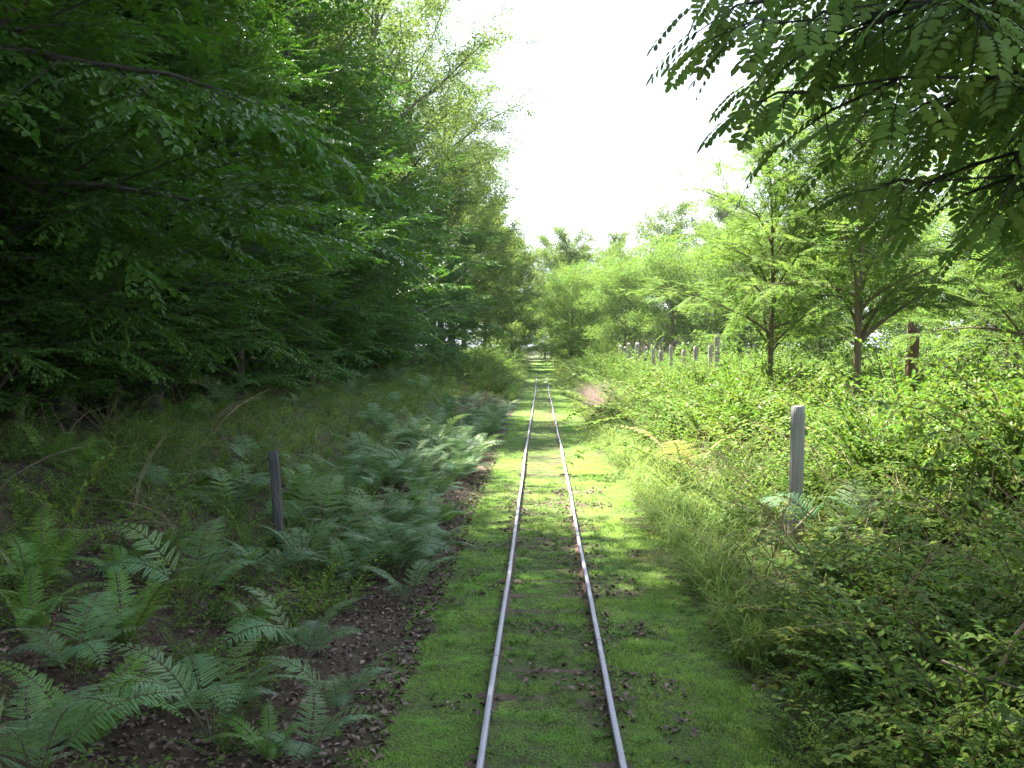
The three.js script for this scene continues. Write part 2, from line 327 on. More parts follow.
function treeProto(g, leaf, bark) {
  const o = new THREE.Group();
  part('trunk', g.trunk, bark, o);
  for (const l of g.limbs) part('branch', l, bark, o);
  part('crown', g.crown, leaf, o, 'stuff');
  return o;
}
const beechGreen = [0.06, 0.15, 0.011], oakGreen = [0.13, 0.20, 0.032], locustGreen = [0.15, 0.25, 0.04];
const P = {};
for (const [k, seed] of [['beechA', 11], ['beechB', 23]])
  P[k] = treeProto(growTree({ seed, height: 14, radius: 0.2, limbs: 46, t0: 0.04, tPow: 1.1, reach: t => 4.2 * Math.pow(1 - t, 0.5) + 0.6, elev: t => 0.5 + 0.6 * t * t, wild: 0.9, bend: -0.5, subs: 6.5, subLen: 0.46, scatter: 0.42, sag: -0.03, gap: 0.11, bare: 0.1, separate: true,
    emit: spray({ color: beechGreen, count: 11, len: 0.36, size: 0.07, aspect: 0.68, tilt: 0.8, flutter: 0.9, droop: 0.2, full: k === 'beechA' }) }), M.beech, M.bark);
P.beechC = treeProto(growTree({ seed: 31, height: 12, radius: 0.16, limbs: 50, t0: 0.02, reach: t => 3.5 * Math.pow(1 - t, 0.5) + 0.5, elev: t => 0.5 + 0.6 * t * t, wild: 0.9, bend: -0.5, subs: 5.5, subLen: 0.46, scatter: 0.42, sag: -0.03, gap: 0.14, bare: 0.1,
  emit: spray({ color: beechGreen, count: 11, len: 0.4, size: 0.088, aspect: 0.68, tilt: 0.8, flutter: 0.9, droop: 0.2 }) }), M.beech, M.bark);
for (const [k, seed, lean] of [['oakA', 41, [0.08, 0]], ['oakB', 52, [-0.05, 0.04]]])
  P[k] = treeProto(growTree({ seed, height: 17, radius: 0.27, stout: 1.7, lean, limbs: 22, t0: 0.3, reach: t => 5.4 * Math.pow(Math.sin(Math.PI * (0.15 + 0.75 * t)), 0.7), elev: t => 0.5 + 0.6 * t, bend: -0.2, subs: 2.8, subLen: 0.5, scatter: 0.7, sag: -0.02, gap: 0.26, bare: 0.35, separate: true,
    emit: clump({ color: oakGreen, count: 17, len: 0.25, spread: 0.42, size: 0.11, aspect: 0.62 }) }), M.oak, M.bark);
P.oakFar = treeProto(growTree({ seed: 61, height: 14, radius: 0.22, limbs: 26, t0: 0.08, reach: t => 4.8 * Math.pow(Math.sin(Math.PI * (0.25 + 0.66 * t)), 0.6), elev: t => 0.45 + 0.6 * t, bend: -0.2, subs: 3, subLen: 0.5, scatter: 0.7, sag: 0, gap: 0.2, bare: 0.2,
  emit: clump({ color: oakGreen, count: 14, len: 0.35, spread: 0.65, size: 0.19, aspect: 0.7 }) }), M.oak, M.bark);
for (const [k, seed] of [['locustA', 71], ['locustB', 83]])
  P[k] = treeProto(growTree({ seed, height: 5.8, radius: 0.05, limbs: 28, t0: 0.2, reach: t => 1.6 * Math.pow(1 - t, 0.4) + 0.5, elev: t => 0.75 + 0.3 * t, wild: 1.0, bend: -0.55, subs: 5, subLen: 0.48, scatter: 0.6, sag: -0.02, gap: 0.13, bare: 0.1, separate: true,
    emit: pinnate({ each: 3, color: locustGreen, pairs: 6, len: 0.22, size: 0.052, tilt: 0.6, sag: 0.35, hang: 0.1 }) }), M.locust, M.youngBark);
P.locustFar = treeProto(growTree({ seed: 95, height: 7, radius: 0.11, limbs: 30, t0: 0.05, reach: t => 3 * Math.pow(Math.sin(Math.PI * (0.3 + 0.62 * t)), 0.6), elev: t => 0.35 + 0.6 * t, bend: -0.25, subs: 4, subLen: 0.5, scatter: 0.5, sag: -0.02, gap: 0.15, bare: 0.1,
  emit: clump({ color: locustGreen, count: 13, len: 0.3, spread: 0.5, size: 0.14, aspect: 0.5 }) }), M.locust, M.youngBark);

// left side of the track: [kind, name, x, d, scale, turn, label]
const forest = 'trees of the wood left of the track';
const leftTrees = [
  ['beechA', 'beech_tree', -7.3, 8.2, 1.15, 0.4, 'dense dark beech tree filling the left edge, nearest of the wood'],
  ['beechB', 'beech_tree', -7.5, 12, 1.05, 2.1, 'dense dark beech tree behind the dark leaning post'],
  ['beechA', 'beech_tree', -7.4, 17.6, 0.72, 4.0, 'beech tree with lit leaf tips at the end of the dark wall of leaves'],
  ['beechC', 'beech_tree', -5.9, 22.5, 0.95, 1.2, 'deep green beech with low branches beyond the dark wall of leaves'],
  ['beechC', 'beech_tree', -6.2, 28.5, 0.9, 3.6, 'deep green beech with low branches, second beyond the dark wall of leaves'],
  ['beechC', 'beech_tree', -6.3, 35, 0.9, 5.0, 'green beech by the track below the tall leaning oak branches'],
  ['beechC', 'beech_tree', -6.2, 43, 0.95, 0.3, 'green beech above the bright grassy mound left of the track'],
  ['oakA', 'oak_tree', -8.3, 26.5, 1.0, 0.2, 'tall oak with long bare branch leaning out over the track'],
  ['oakB', 'oak_tree', -7.2, 40, 1.05, 2.2, 'tall oak with sunlit crown reaching furthest over the track'],
  ['oakA', 'oak_tree', -11, 23.5, 1.0, 3.3, 'tall straight oak rising behind the dark beeches'],
  ['oakB', 'oak_tree', -6.8, 51, 1.1, 4.4, 'tall sunlit oak on the skyline left of the white sky'],
  ['oakA', 'oak_tree', -6.4, 59, 1.0, 5.6, 'sunlit oak lower down the left skyline'],
  ['oakB', 'oak_tree', -6.0, 67, 0.95, 0.9, 'pale sunlit oak low on the left skyline'],
  ['beechC', 'beech_tree', -5.6, 55, 1.0, 2.5, 'leafy tree by the far left side of the track'],
  ['oakB', 'oak_tree', -7.0, 8.0, 1.15, 5.1, 'tall oak overhanging the near left of the track, crown above the picture'],
  ['oakA', 'oak_tree', -6.3, 9.2, 1.2, 1.9, 'tall oak behind the near oak on the left, crown above the picture'],
  ['oakFar', 'oak_tree', -2.6, 90, 0.72, 5.5, 'thin topped tree standing left of the end of the track'],
  ['oakFar', 'oak_tree', -5.6, 73, 0.9, 1.3, 'tree near the end of the track with ragged top'],
  ['oakFar', 'oak_tree', -4.6, 82, 0.8, 3.2, 'tree left of the gap where the track ends'],
];
for (const [k, name, x, d, scale, turn, label] of leftTrees) spawn(P[k], name, x, d, { scale, turn, label, category: 'tree', group: forest });
{
  const R = rng(5);
  // the wood behind the edge trees
  for (const [x, d, k, s] of [[-10.5, 5, 'beechB', 1.25], [-10.8, 11, 'beechA', 1.25], [-11.5, 16, 'oakB', 1.05], [-12.5, 8, 'oakA', 1], [-12, 20, 'beechC', 1.1], [-11.5, 25, 'oakB', 0.95], [-10.5, 31, 'beechC', 1.1], [-12.5, 36, 'oakA', 0.95], [-10.5, 40, 'beechC', 1.1], [-11, 47, 'oakB', 0.9], [-10, 54, 'oakA', 0.9], [-15.5, 14, 'beechC', 1.2], [-16, 22, 'oakFar', 1], [-17, 30, 'beechC', 1.1], [-16, 6, 'beechC', 1.2]])
    spawn(P[k], k.startsWith('oak') ? 'oak_tree' : 'beech_tree', x, d, { scale: s * (0.95 + 0.1 * R()), turn: R() * 6.28, label: 'shaded tree inside the wood behind the beeches left of the track', category: 'tree', group: 'trees inside the wood on the left' });
  for (const [x, d, k, s] of [[-5.5, 10.3, 'beechC', 0.45], [-5.2, 8.2, 'beechC', 0.4], [-4.9, 12.6, 'beechC', 0.45], [-4.6, 15.2, 'beechC', 0.45], [-4.5, 19.5, 'beechC', 0.42], [-4.2, 25.5, 'beechC', 0.4], [-4.9, 31.5, 'beechC', 0.42], [-4.9, 38.5, 'beechC', 0.45], [-4.7, 48, 'beechC', 0.5], [-6.2, 10.2, 'beechC', 0.5], [-5.3, 9.2, 'beechC', 0.55], [-5.6, 11.6, 'beechC', 0.6], [-5.5, 13.8, 'beechC', 0.62], [-5.2, 16.8, 'beechC', 0.6], [-5.4, 21.2, 'beechC', 0.6], [-5.0, 24, 'beechC', 0.5], [-5.3, 27.6, 'beechC', 0.5], [-6.6, 15.3, 'beechC', 0.6], [-7.5, 20, 'beechC', 0.7]])
    spawn(P[k], 'beech_sapling', x, d, { scale: s, turn: R() * 6.28, label: `leafy beech sapling at the edge of the wood, ${d < 11 ? 'left of the dark post' : d < 18 ? 'behind the dark post' : d < 33 ? 'beyond the dark wall of leaves' : 'far along the left of the track'}`, category: 'sapling', group: 'saplings along the edge of the wood' });
  for (let i = 0; i < 34; i++) { const x = -13 - 16 * R(), d = -10 + 87 * (i + R()) / 34; spawn(P[['beechC', 'oakFar', 'beechC', 'oakB'][i % 4]], i % 2 ? 'oak_tree' : 'beech_tree', x, d, { scale: 1 + 0.2 * R(), turn: R() * 6.28, label: 'tree deep inside the dark wood on the left', category: 'tree', group: 'trees deep in the wood' }); }
  // trees beside and behind the viewer, which shade the foreground
  for (const [x, d, k, s] of [[-9, 1.5, 'beechB', 1.25], [-8, -3, 'beechA', 1.2], [6.5, -4, 'oakA', 0.9], [-5, -8, 'oakB', 1], [1.5, -13, 'beechC', 1.1], [9, -1, 'oakB', 0.9], [8.2, 4.2, 'beechC', 0.75]])
    spawn(P[k], k.startsWith('oak') ? 'oak_tree' : 'beech_tree', x, d, { scale: s, turn: R() * 6.28, label: 'tree beside the viewer, outside the picture, shading the foreground', category: 'tree', group: 'trees around the viewer' });
}
// right side and far end
for (const [k, name, x, d, scale, turn, label] of [
  ['locustA', 'locust_tree', 5.0, 16, 1.12, 0.5, 'bright young locust tree with slender trunk behind the grey post'],
  ['locustB', 'locust_tree', 4.2, 18.5, 1.0, 2.0, 'bright feathery young locust left of the slender trunk'],
  ['locustB', 'locust_tree', 6.0, 12.2, 0.85, 4.1, 'bright locust sapling at the right edge beyond the brown stump'],
  ['locustA', 'locust_tree', 5.7, 18.2, 1.05, 1.4, 'bright young locust close behind the slender trunk'],
  ['locustB', 'locust_tree', 7.3, 15.6, 0.9, 0.9, 'bright young locust right of the brown stump'],
  ['locustA', 'locust_tree', 5.0, 22, 1.0, 5.9, 'pale young locust behind the feathery left one'],
  ['locustA', 'locust_tree', 8.6, 18, 1.0, 3.3, 'young locust behind the brown stump on the right'],
  ['locustB', 'locust_tree', 7.2, 23, 0.95, 5.5, 'young locust further back between the fence and slender trunk'],
  ['locustA', 'locust_tree', 11, 24, 1.1, 1.7, 'young locust far right behind the brown stump'],
  ['locustFar', 'locust_tree', 2.2, 72, 0.95, 0.3, 'round dark green bushy tree right of the end of the track'],
  ['locustFar', 'locust_tree', 5.5, 66, 0.9, 1.5, 'pale green bushy tree behind the dead brush'],
  ['locustFar', 'locust_tree', 8.2, 63, 0.95, 2.9, 'pale green bushy tree above the row of fence posts'],
  ['locustFar', 'locust_tree', 11.5, 60, 1.0, 4.4, 'rounded green bushy tree behind the nearest fence posts'],
  ['locustFar', 'locust_tree', 15, 58, 1.0, 5.2, 'bushy green tree half hidden by the bright locust'],
  ['locustFar', 'locust_tree', 19, 52, 1.05, 0.8, 'bushy green tree far right behind the young locusts'],
  ['locustFar', 'locust_tree', 24, 47, 1.1, 2.2, 'bushy green tree at the far right edge behind the stump'],
  ['locustFar', 'locust_tree', 3.6, 80, 1.0, 2.3, 'bushy tree in shade right of the end of the track, behind the round one'],
  ['locustFar', 'locust_tree', 9.8, 74, 1.15, 3.3, 'taller pale bushy tree behind the row of fence posts'],
  ['locustFar', 'locust_tree', 13.5, 68, 1.2, 0.2, 'taller pale bushy tree left of the bright locust'],
  ['locustFar', 'locust_tree', 6.8, 84, 1.2, 5.3, 'pale bushy tree below the left distant oak'],
  ['locustFar', 'locust_tree', 10.5, 38, 0.75, 1.1, 'low bushy locust just right of the fence row'],
  ['locustFar', 'locust_tree', 14, 32, 0.75, 4.8, 'low bushy locust behind the slender trunk'],
  ['locustFar', 'locust_tree', 17, 29, 0.7, 2.8, 'low bushy locust behind the brown stump'],
  ['locustFar', 'locust_tree', -2.2, 103, 0.75, 1.4, 'shaded bushy tree just left of the clearing at the end of the track'],
  ['locustFar', 'locust_tree', 3.4, 104, 0.85, 3.4, 'shaded bushy tree just right of the clearing at the end of the track'],
  ['oakFar', 'oak_tree', -6.5, 128, 1.1, 2.4, 'distant oak far behind the end of the track, left one'],
  ['oakFar', 'oak_tree', 1.5, 134, 1.0, 0.4, 'distant oak far behind the end of the track, right one'],
  ['locustFar', 'locust_tree', 0.5, 124, 0.9, 2.1, 'low leafy tree closing the view at the end of the track'],
  ['locustFar', 'locust_tree', -4.5, 120, 1.0, 0.6, 'low leafy tree left of the end of the track'],
  ['locustFar', 'locust_tree', 5, 118, 1.0, 4.1, 'low leafy tree right of the end of the track'],
  ['oakFar', 'oak_tree', 2.6, 98, 0.8, 0.7, 'small rounded tree closing the view above the track'],
  ['oakFar', 'oak_tree', 8, 112, 0.85, 1.9, 'hazy distant tree, left of the tall distant group'],
  ['oakFar', 'oak_tree', 14.5, 112, 1.05, 3.1, 'tall hazy distant oak, left of the distant pair'],
  ['oakFar', 'oak_tree', 20.5, 110, 1.1, 4.6, 'tall hazy distant oak, right of the distant pair'],
  ['oakFar', 'oak_tree', 28, 108, 1.05, 5.9, 'hazy distant oak behind the bright locust'],
  ['oakFar', 'oak_tree', 37, 104, 1.05, 0.9, 'hazy distant oak far right behind the locusts'],
  ['oakFar', 'oak_tree', 46, 98, 1.05, 2.9, 'hazy distant oak at the far right edge'],
  ['oakFar', 'oak_tree', -2.5, 108, 0.8, 4.9, 'distant tree left of the gap above the track'],
]) spawn(P[k], name, x, d, { scale, turn, label, category: 'tree', group: d > 90 ? 'distant trees' : 'locust trees right of the track' });

// the locust whose boughs hang into the upper right corner, trunk outside the frame
{
  const t = base('locust_tree', 'dark near locust with hanging feathery leaves in the upper right corner', 'tree');
  t.position.set(4.3, ground(4.3, 3.6) - 0.05, -3.6);
  const toLocal = (x, y, d) => [x - t.position.x, y - t.position.y, -d - t.position.z];
  const R = rng(303), trunk = new Buf(true);
  trunk.tube([[0, 0, 0], [0.05, 1.5, 0.03], [-0.05, 3, 0], [-0.02, 4.5, 0.1], [0.1, 6, 0.1], [0.1, 8, 0.2]], [0.15, 0.12, 0.11, 0.09, 0.06, 0.02], 10);
  part('trunk', trunk.geo(), M.bark, t);
  const leaves = new Buf();
  const o = { color: locustGreen, pairs: 8, len: 0.19, size: 0.042, tilt: 0.9, sag: 0.75, hang: 0.3, full: true };
  const boughs = [ // end point, depth, height at the trunk
    [0.66, 2.66, 2.75, 2.95], [0.6, 2.88, 2.9, 3.2], [0.75, 2.5, 2.9, 2.75], [0.66, 2.82, 3.0, 3.15], [0.8, 2.7, 2.7, 3.0], [1.0, 2.75, 3.0, 3.0], [1.15, 3.0, 3.1, 3.3], [0.85, 3.0, 3.3, 3.4], [1.35, 2.6, 3.3, 2.8], [1.3, 2.36, 3.3, 2.55], [1.2, 2.28, 3.15, 2.5],
    [0.95, 2.85, 3.7, 3.2], [1.3, 2.7, 4.0, 3.0], [1.8, 2.65, 4.2, 3.0], [1.6, 3.2, 4.2, 3.6], [1.3, 3.3, 3.6, 3.7], [2.0, 2.35, 4.0, 2.6], [2.2, 3.0, 4.6, 3.4], [2.4, 2.6, 3.4, 2.9], [2.0, 3.4, 3.0, 3.9], [2.6, 3.2, 2.5, 3.8], [1.0, 3.3, 3.0, 3.9], [1.5, 3.7, 2.6, 4.4], [1.6, 3.0, 2.4, 3.4],
    [1.7, 2.8, 3.8, 3.1], [1.9, 3.1, 4.0, 3.4], [1.65, 2.55, 3.15, 2.75]];
  for (const [x, y, d, y0] of boughs) {
    const wood = new Buf(true), a = toLocal(4.3, y0, 3.6), b = toLocal(x, y, d), path = [], rad = [], K = 12;
    for (let j = 0; j <= K; j++) { const s = j / K; path.push([lerp(a[0], b[0], s) + (R() - 0.5) * 0.05, lerp(a[1], b[1], s) + 0.12 * Math.sin(Math.PI * s) + (R() - 0.5) * 0.05, lerp(a[2], b[2], s) + (R() - 0.5) * 0.06]); rad.push(0.026 * (1 - 0.9 * s)); }
    wood.tube(path, rad, 6);
    for (let j = 2; j <= K; j++) for (let q = 0; q < (j === K ? 1 : 2); q++) {
      const ld = unit(add(path[Math.min(K, j + 1)], path[j === K ? K - 1 : j], -1)), ang = j === K ? 0 : (q ? 1 : -1) * (0.6 + 0.6 * R());
      let dir = rotAbout(ld, UPV, ang); dir = unit([dir[0], dir[1] + (R() - 0.6) * 0.5, dir[2]]);
      const ls = j === K ? 0.16 : 0.26 + 0.3 * R(), st = path[j], tw = [st, add(st, dir, ls * 0.5), add(add(st, dir, ls), [0, -0.04, 0])];
      wood.tube(tw, [0.006, 0.004, 0.002], 4);
      const m = 5;
      for (let k = 0; k < m; k++) {
        const f = (k + 0.7) / m, pos = f < 0.5 ? add(mul(tw[0], 1 - 2 * f), tw[1], 2 * f) : add(mul(tw[1], 2 - 2 * f), tw[2], 2 * f - 1);
        const e = rotAbout(dir, UPV, (k % 2 ? 1 : -1) * (k === m - 1 ? 0.1 : 0.8 + 0.4 * R())), ld2 = unit([e[0], e[1] - 0.15 + (R() - 0.5) * 0.5, e[2]]), raw = [];
        pinnateLeaf(leaves, pos, ld2, R, { ...o, rachis: raw });
        const [rb, rd, rl, rs] = raw[0]; let p = rb, q2 = rd; const rp = [p]; for (let z = 0; z < 4; z++) { q2 = unit(add(q2, [0, -rs / 4, 0])); p = add(p, q2, (rl + 0.03) / 4); rp.push(p); }
        wood.tube(rp, [0.0022, 0.002, 0.0016, 0.0012, 0.001], 3);
      }
    }
    part('branch', wood.geo(), M.bark, t);
  }
  part('crown', leaves.geo(), M.locust, t, 'stuff');
}

// ---------------------------------------------------------------- posts
function postGeo(w, h, seed, square, rough = 0.006, slant = 0.05) {
  const R = rng(seed), b = new Buf(true), S = square ? 16 : 20, N = 16, ph = R() * 6;
  for (let j = 0; j <= N; j++) for (let i = 0; i <= S; i++) {
    const t = j / N, a = (i % S) / S * 2 * Math.PI, c = Math.cos(a), s = Math.sin(a);
    let r = square ? 1 / Math.pow(Math.pow(Math.abs(c), 7) + Math.pow(Math.abs(s), 7), 1 / 7) : 1 + 0.05 * Math.sin(3 * a + ph) + 0.03 * Math.sin(5 * a);
    r *= w / 2 * (j === N ? 0.94 : 1) * (1 + (fbm(i % S * 0.7 + seed, t * 9) - 0.5) * rough * 20);
    b.v([c * r + 0.01 * Math.sin(t * 4 + ph), t * h + (j === N ? 0 : 0) + slant * c * w * (t > 0.95 ? 1 : 0), s * r]); b.uv.push(i / S * 0.6 + seed * 0.13, t * h * 0.5);
  }
  for (let j = 0; j < N; j++) for (let i = 0; i < S; i++) { const k = j * (S + 1) + i, m = k + S + 1; b.i.push(k, m + 1, k + 1, k, m, m + 1); }
  const c = b.v([0, h - 0.006, 0]); b.uv.push(0.2, 0.2);
  for (let i = 0; i < S; i++) b.i.push(N * (S + 1) + i, c, N * (S + 1) + i + 1);
  return b.geo();
}
function post(name, geo, m, x, d, tiltX, tiltZ, label, group, scale = 1) {
  const o = part(numbered(name), geo, m, scene); o.position.set(x, ground(x, d) - 0.25, -d); o.rotation.set(tiltX, x * 3, tiltZ); o.scale.set(1, scale, 1);
  o.userData = { label, category: 'post' }; if (group) o.userData.group = group; return o;
}
post('wooden_post', postGeo(0.125, 1.42, 3, false), M.greyWood, 2.28, 9.0, 0, -0.01, 'pale grey weathered wooden post among grass on the right');
post('wooden_post', postGeo(0.072, 1.1, 5, true), M.darkWood, -2.0, 7.7, 0, 0.085, 'dark square post leaning on the ferny left bank').rotation.y = 0.15;
post('wooden_post', postGeo(0.16, 1.85, 8, false, 0.022, 0.5), M.brownWood, 5.05, 13.9, 0.02, 0.02, 'rotting reddish brown stump post on the right by the locust');
{
  const R = rng(19), g = [postGeo(0.17, 1.5, 21, false, 0.008, 0.1), postGeo(0.15, 1.5, 22, false, 0.008, 0.2), postGeo(0.2, 1.5, 23, false, 0.01, 0.15)];
  const words = ['nearest and tallest', 'second nearest', 'third nearest', 'fourth nearest', 'fifth nearest', 'sixth nearest', 'seventh nearest', 'eighth nearest', 'ninth nearest', 'tenth nearest', 'second farthest', 'farthest'];
  words.forEach((w, i) => { const s = i / 11, d = lerp(34, 58, Math.pow(s, 1.1)), x = lerp(6.05, 4.5, s) + (R() - 0.5) * 0.25; post('fence_post', g[i % 3], M.tanWood, x, d, (R() - 0.5) * 0.12, (R() - 0.5) * 0.12, 'old grey fence post in the distant row, ' + w, 'row of old fence posts', 1.05 + 0.25 * R() + (i ? 0 : 0.2)); });
}

// ---------------------------------------------------------------- ferns
function frondGeo(seed, o) {
  const R = rng(seed), b = new Buf(), Lb = o.blade, ls = o.stipe, pts = [[0, 0, 0]];
  let e = o.rise; const K = 22, segs = [];
  for (let j = 0; j < K; j++) { const s = j / K; const step = (ls + Lb) / K; e = o.rise - (o.rise + o.droop) * sm(o.arch, 1.05, s); pts.push(add(pts[j], [0, Math.sin(e), Math.cos(e)], step)); }
  b.tube(pts, pts.map((_, j) => lerp(0.006, 0.0015, j / K)), 4, o.stem);
  const at = s => { const f = Math.min(K - 1e-6, s * K), j = Math.floor(f); return [add(mul(pts[j], 1 - f + j), pts[j + 1], f - j), unit(add(pts[j + 1], pts[j], -1))]; };
  const s0 = ls / (ls + Lb);
  for (let k = 0; k < o.pairs; k++) {
    const u = k / (o.pairs - 1), s = lerp(s0, 0.985, Math.pow(u, 0.9)), [p, d] = at(s), len = o.width * Math.pow(1 - u, o.taper) * (u < 0.12 && o.lance ? 0.6 + 3.3 * u : 1) + 0.012;
    const n = unit(cross(d, [1, 0, 0])), nn = n[1] < 0 ? mul(n, -1) : n;
    for (const q of [-1, 1]) {
      const a = q * (1.15 + (R() - 0.5) * 0.2); let pd = rotAbout(d, nn, a); const droop = 0.12 + 0.2 * R();
      const m = Math.max(3, Math.round(len / o.pinGap)), c0 = tone(o.color, R, 0.12, 0.08); let pos = p;
      for (let z = 0; z < m; z++) {
        const v = z / m; pd = unit(add(pd, [0, -droop / m, 0])); pos = add(pos, pd, len / m);
        const w = Math.min(o.pinMax, len * 0.2) * Math.pow(1 - v, 0.75) + 0.004;
        const nz = unit(add(nn, pd, -dot(nn, pd)));
        for (const y of [-1, 1]) { const ed = rotAbout(pd, nz, y * 1.15); b.leaf(add(pos, pd, -0.002), ed, unit(add(nz, [(R() - .5) * .3, 0, (R() - .5) * .3])), w, Math.min(w, len / m * 1.1), tone(c0, R, 0.08, 0.04), false, 0.15); }
      }
    }
  }
  return b.geo();
}
const fernKinds = {
  silver: { color: [0.145, 0.25, 0.085], stem: [0.14, 0.12, 0.06], stipe: 0.3, blade: 0.66, rise: 1.25, droop: 0.3, arch: 0.12, pairs: 15, width: 0.235, taper: 0.8, pinGap: 0.015, pinMax: 0.025 },
  green: { color: [0.14, 0.28, 0.035], stem: [0.12, 0.13, 0.04], stipe: 0.08, blade: 0.62, rise: 1.2, droop: 0.35, arch: 0.15, pairs: 20, width: 0.12, taper: 0.7, lance: true, pinGap: 0.012, pinMax: 0.02 },
  brown: { color: [0.32, 0.16, 0.09], stem: [0.2, 0.1, 0.05], stipe: 0.3, blade: 0.55, rise: 1.5, droop: 0.2, arch: 0.3, pairs: 10, width: 0.2, taper: 0.85, pinGap: 0.03, pinMax: 0.022 },
  yellow: { color: [0.46, 0.38, 0.13], stem: [0.25, 0.2, 0.08], stipe: 0.35, blade: 0.6, rise: 1.3, droop: 0.1, arch: 0.2, pairs: 13, width: 0.25, taper: 0.85, pinGap: 0.018, pinMax: 0.026 },
};
const fernProtos = {};
for (const [k, o] of Object.entries(fernKinds)) {
  const fronds = [0, 1, 2, 3, 4, 5, 6].map(i => { const q = hash(i, 5), w = hash(i, 9), z = hash(i, 14); return frondGeo(100 + i * 7, { ...o, color: [o.color[0] * (0.85 + 0.25 * q), o.color[1] * (0.85 + 0.3 * w), o.color[2] * (0.8 + 0.4 * z)], droop: o.droop + (z - 0.4) * 0.7, arch: o.arch + q * 0.25, rise: o.rise - w * 0.35, width: o.width * (0.75 + 0.45 * z), stipe: o.stipe * (0.6 + 0.8 * w), pairs: o.pairs - Math.round(3 * q) }); });
  fernProtos[k] = [0, 1, 2, 3, 4, 5, 6, 7, 8].map(v => {
    const R = rng(500 + v * 13), g = new THREE.Group(), n = k === 'green' ? 8 : k === 'silver' ? 6 + v % 3 : 4;
    for (let i = 0; i < n; i++) { const f = part('frond', fronds[(i * 3 + v * 2) % 7], M.fern, g); f.rotation.set(0, i / n * 6.28 + R() * 0.7, (R() - 0.5) * 0.6); f.scale.setScalar(0.62 + 0.6 * R()); }
    return g;
  });
}
let fernCount = 0;
function fern(kind, x, d, scale, label, group) { const v = fernCount++; spawn(fernProtos[kind][v % 9], { silver: 'bracken_fern', green: 'wood_fern', brown: 'withered_fern', yellow: 'yellowed_fern' }[kind], x, d, { scale, turn: v * 1.7, label, category: 'fern', group }); }
function onGround(px, py) { let d = 6; for (let k = 0; k < 20; k++) { const x = (px - 541) * d / 1000; d = lerp(d, (1.8 - ground(x, d)) * 1000 / (py - 345), 0.5); } return [(px - 541) * d / 1000, d]; }
for (const [k, px, py, s, label] of [
  ['silver', 300, 668, 0.85, 'silvery bracken fern with spreading fronds right below the dark post'],
  ['silver', 205, 752, 0.95, 'large silvery bracken fern low on the bank in the foreground'],
  ['silver', 335, 722, 0.6, 'small silvery bracken fern beside the grass strip in the foreground'],
  ['silver', 300, 775, 0.6, 'silvery bracken fern at the bottom edge beside brown litter'],
  ['silver', 62, 690, 0.85, 'silvery bracken fern with upright frond at the left edge'],
  ['silver', 20, 800, 0.9, 'dark silvery bracken fern in the bottom left corner'],
  ['silver', 190, 610, 0.9, 'silvery bracken fern left of the dark post'],
  ['silver', 262, 590, 0.7, 'silvery bracken fern at the foot of the dark post'],
  ['silver', 345, 590, 0.7, 'silvery bracken fern right of the dark post foot'],
  ['silver', 405, 606, 0.75, 'silvery bracken fern leaning over the grass strip edge'],
  ['silver', 425, 570, 0.75, 'silvery bracken fern arching towards the left rail'],
  ['silver', 385, 545, 0.75, 'silvery bracken fern halfway up the bank right of the post'],
  ['silver', 225, 520, 0.75, 'silvery bracken fern up the bank behind the dark post'],
  ['green', 312, 550, 0.8, 'bright green feathery fern just right of the dark post'],
  ['green', 115, 650, 0.95, 'dark green shuttlecock fern on the left bank'],
  ['green', 70, 760, 0.95, 'green shuttlecock fern in the lower left foreground'],
  ['green', 250, 640, 0.7, 'small green fern among silvery bracken'],
  ['green', 210, 500, 0.8, 'green fern up the bank near the dark wood'],
  ['green', 20, 600, 0.9, 'dark green fern at the left edge under the beech'],
  ['green', 265, 770, 0.6, 'small bright green fern at the bottom edge left of the track'],
  ['yellow', 688, 492, 1.15, 'yellowed fern standing among brambles left of the grey post'],
  ['brown', 478, 425, 1.4, 'rust red withered fern beside the left of the track'],
  ['brown', 498, 420, 1.3, 'rust red withered fern nearest the distant left rail'],
  ['brown', 462, 428, 1.2, 'rust brown withered fern above the silvery bracken bank'],
]) { const [x, d] = onGround(px, py); fern(k, x, d, s * (d < 9 ? 0.82 : 1), label); }
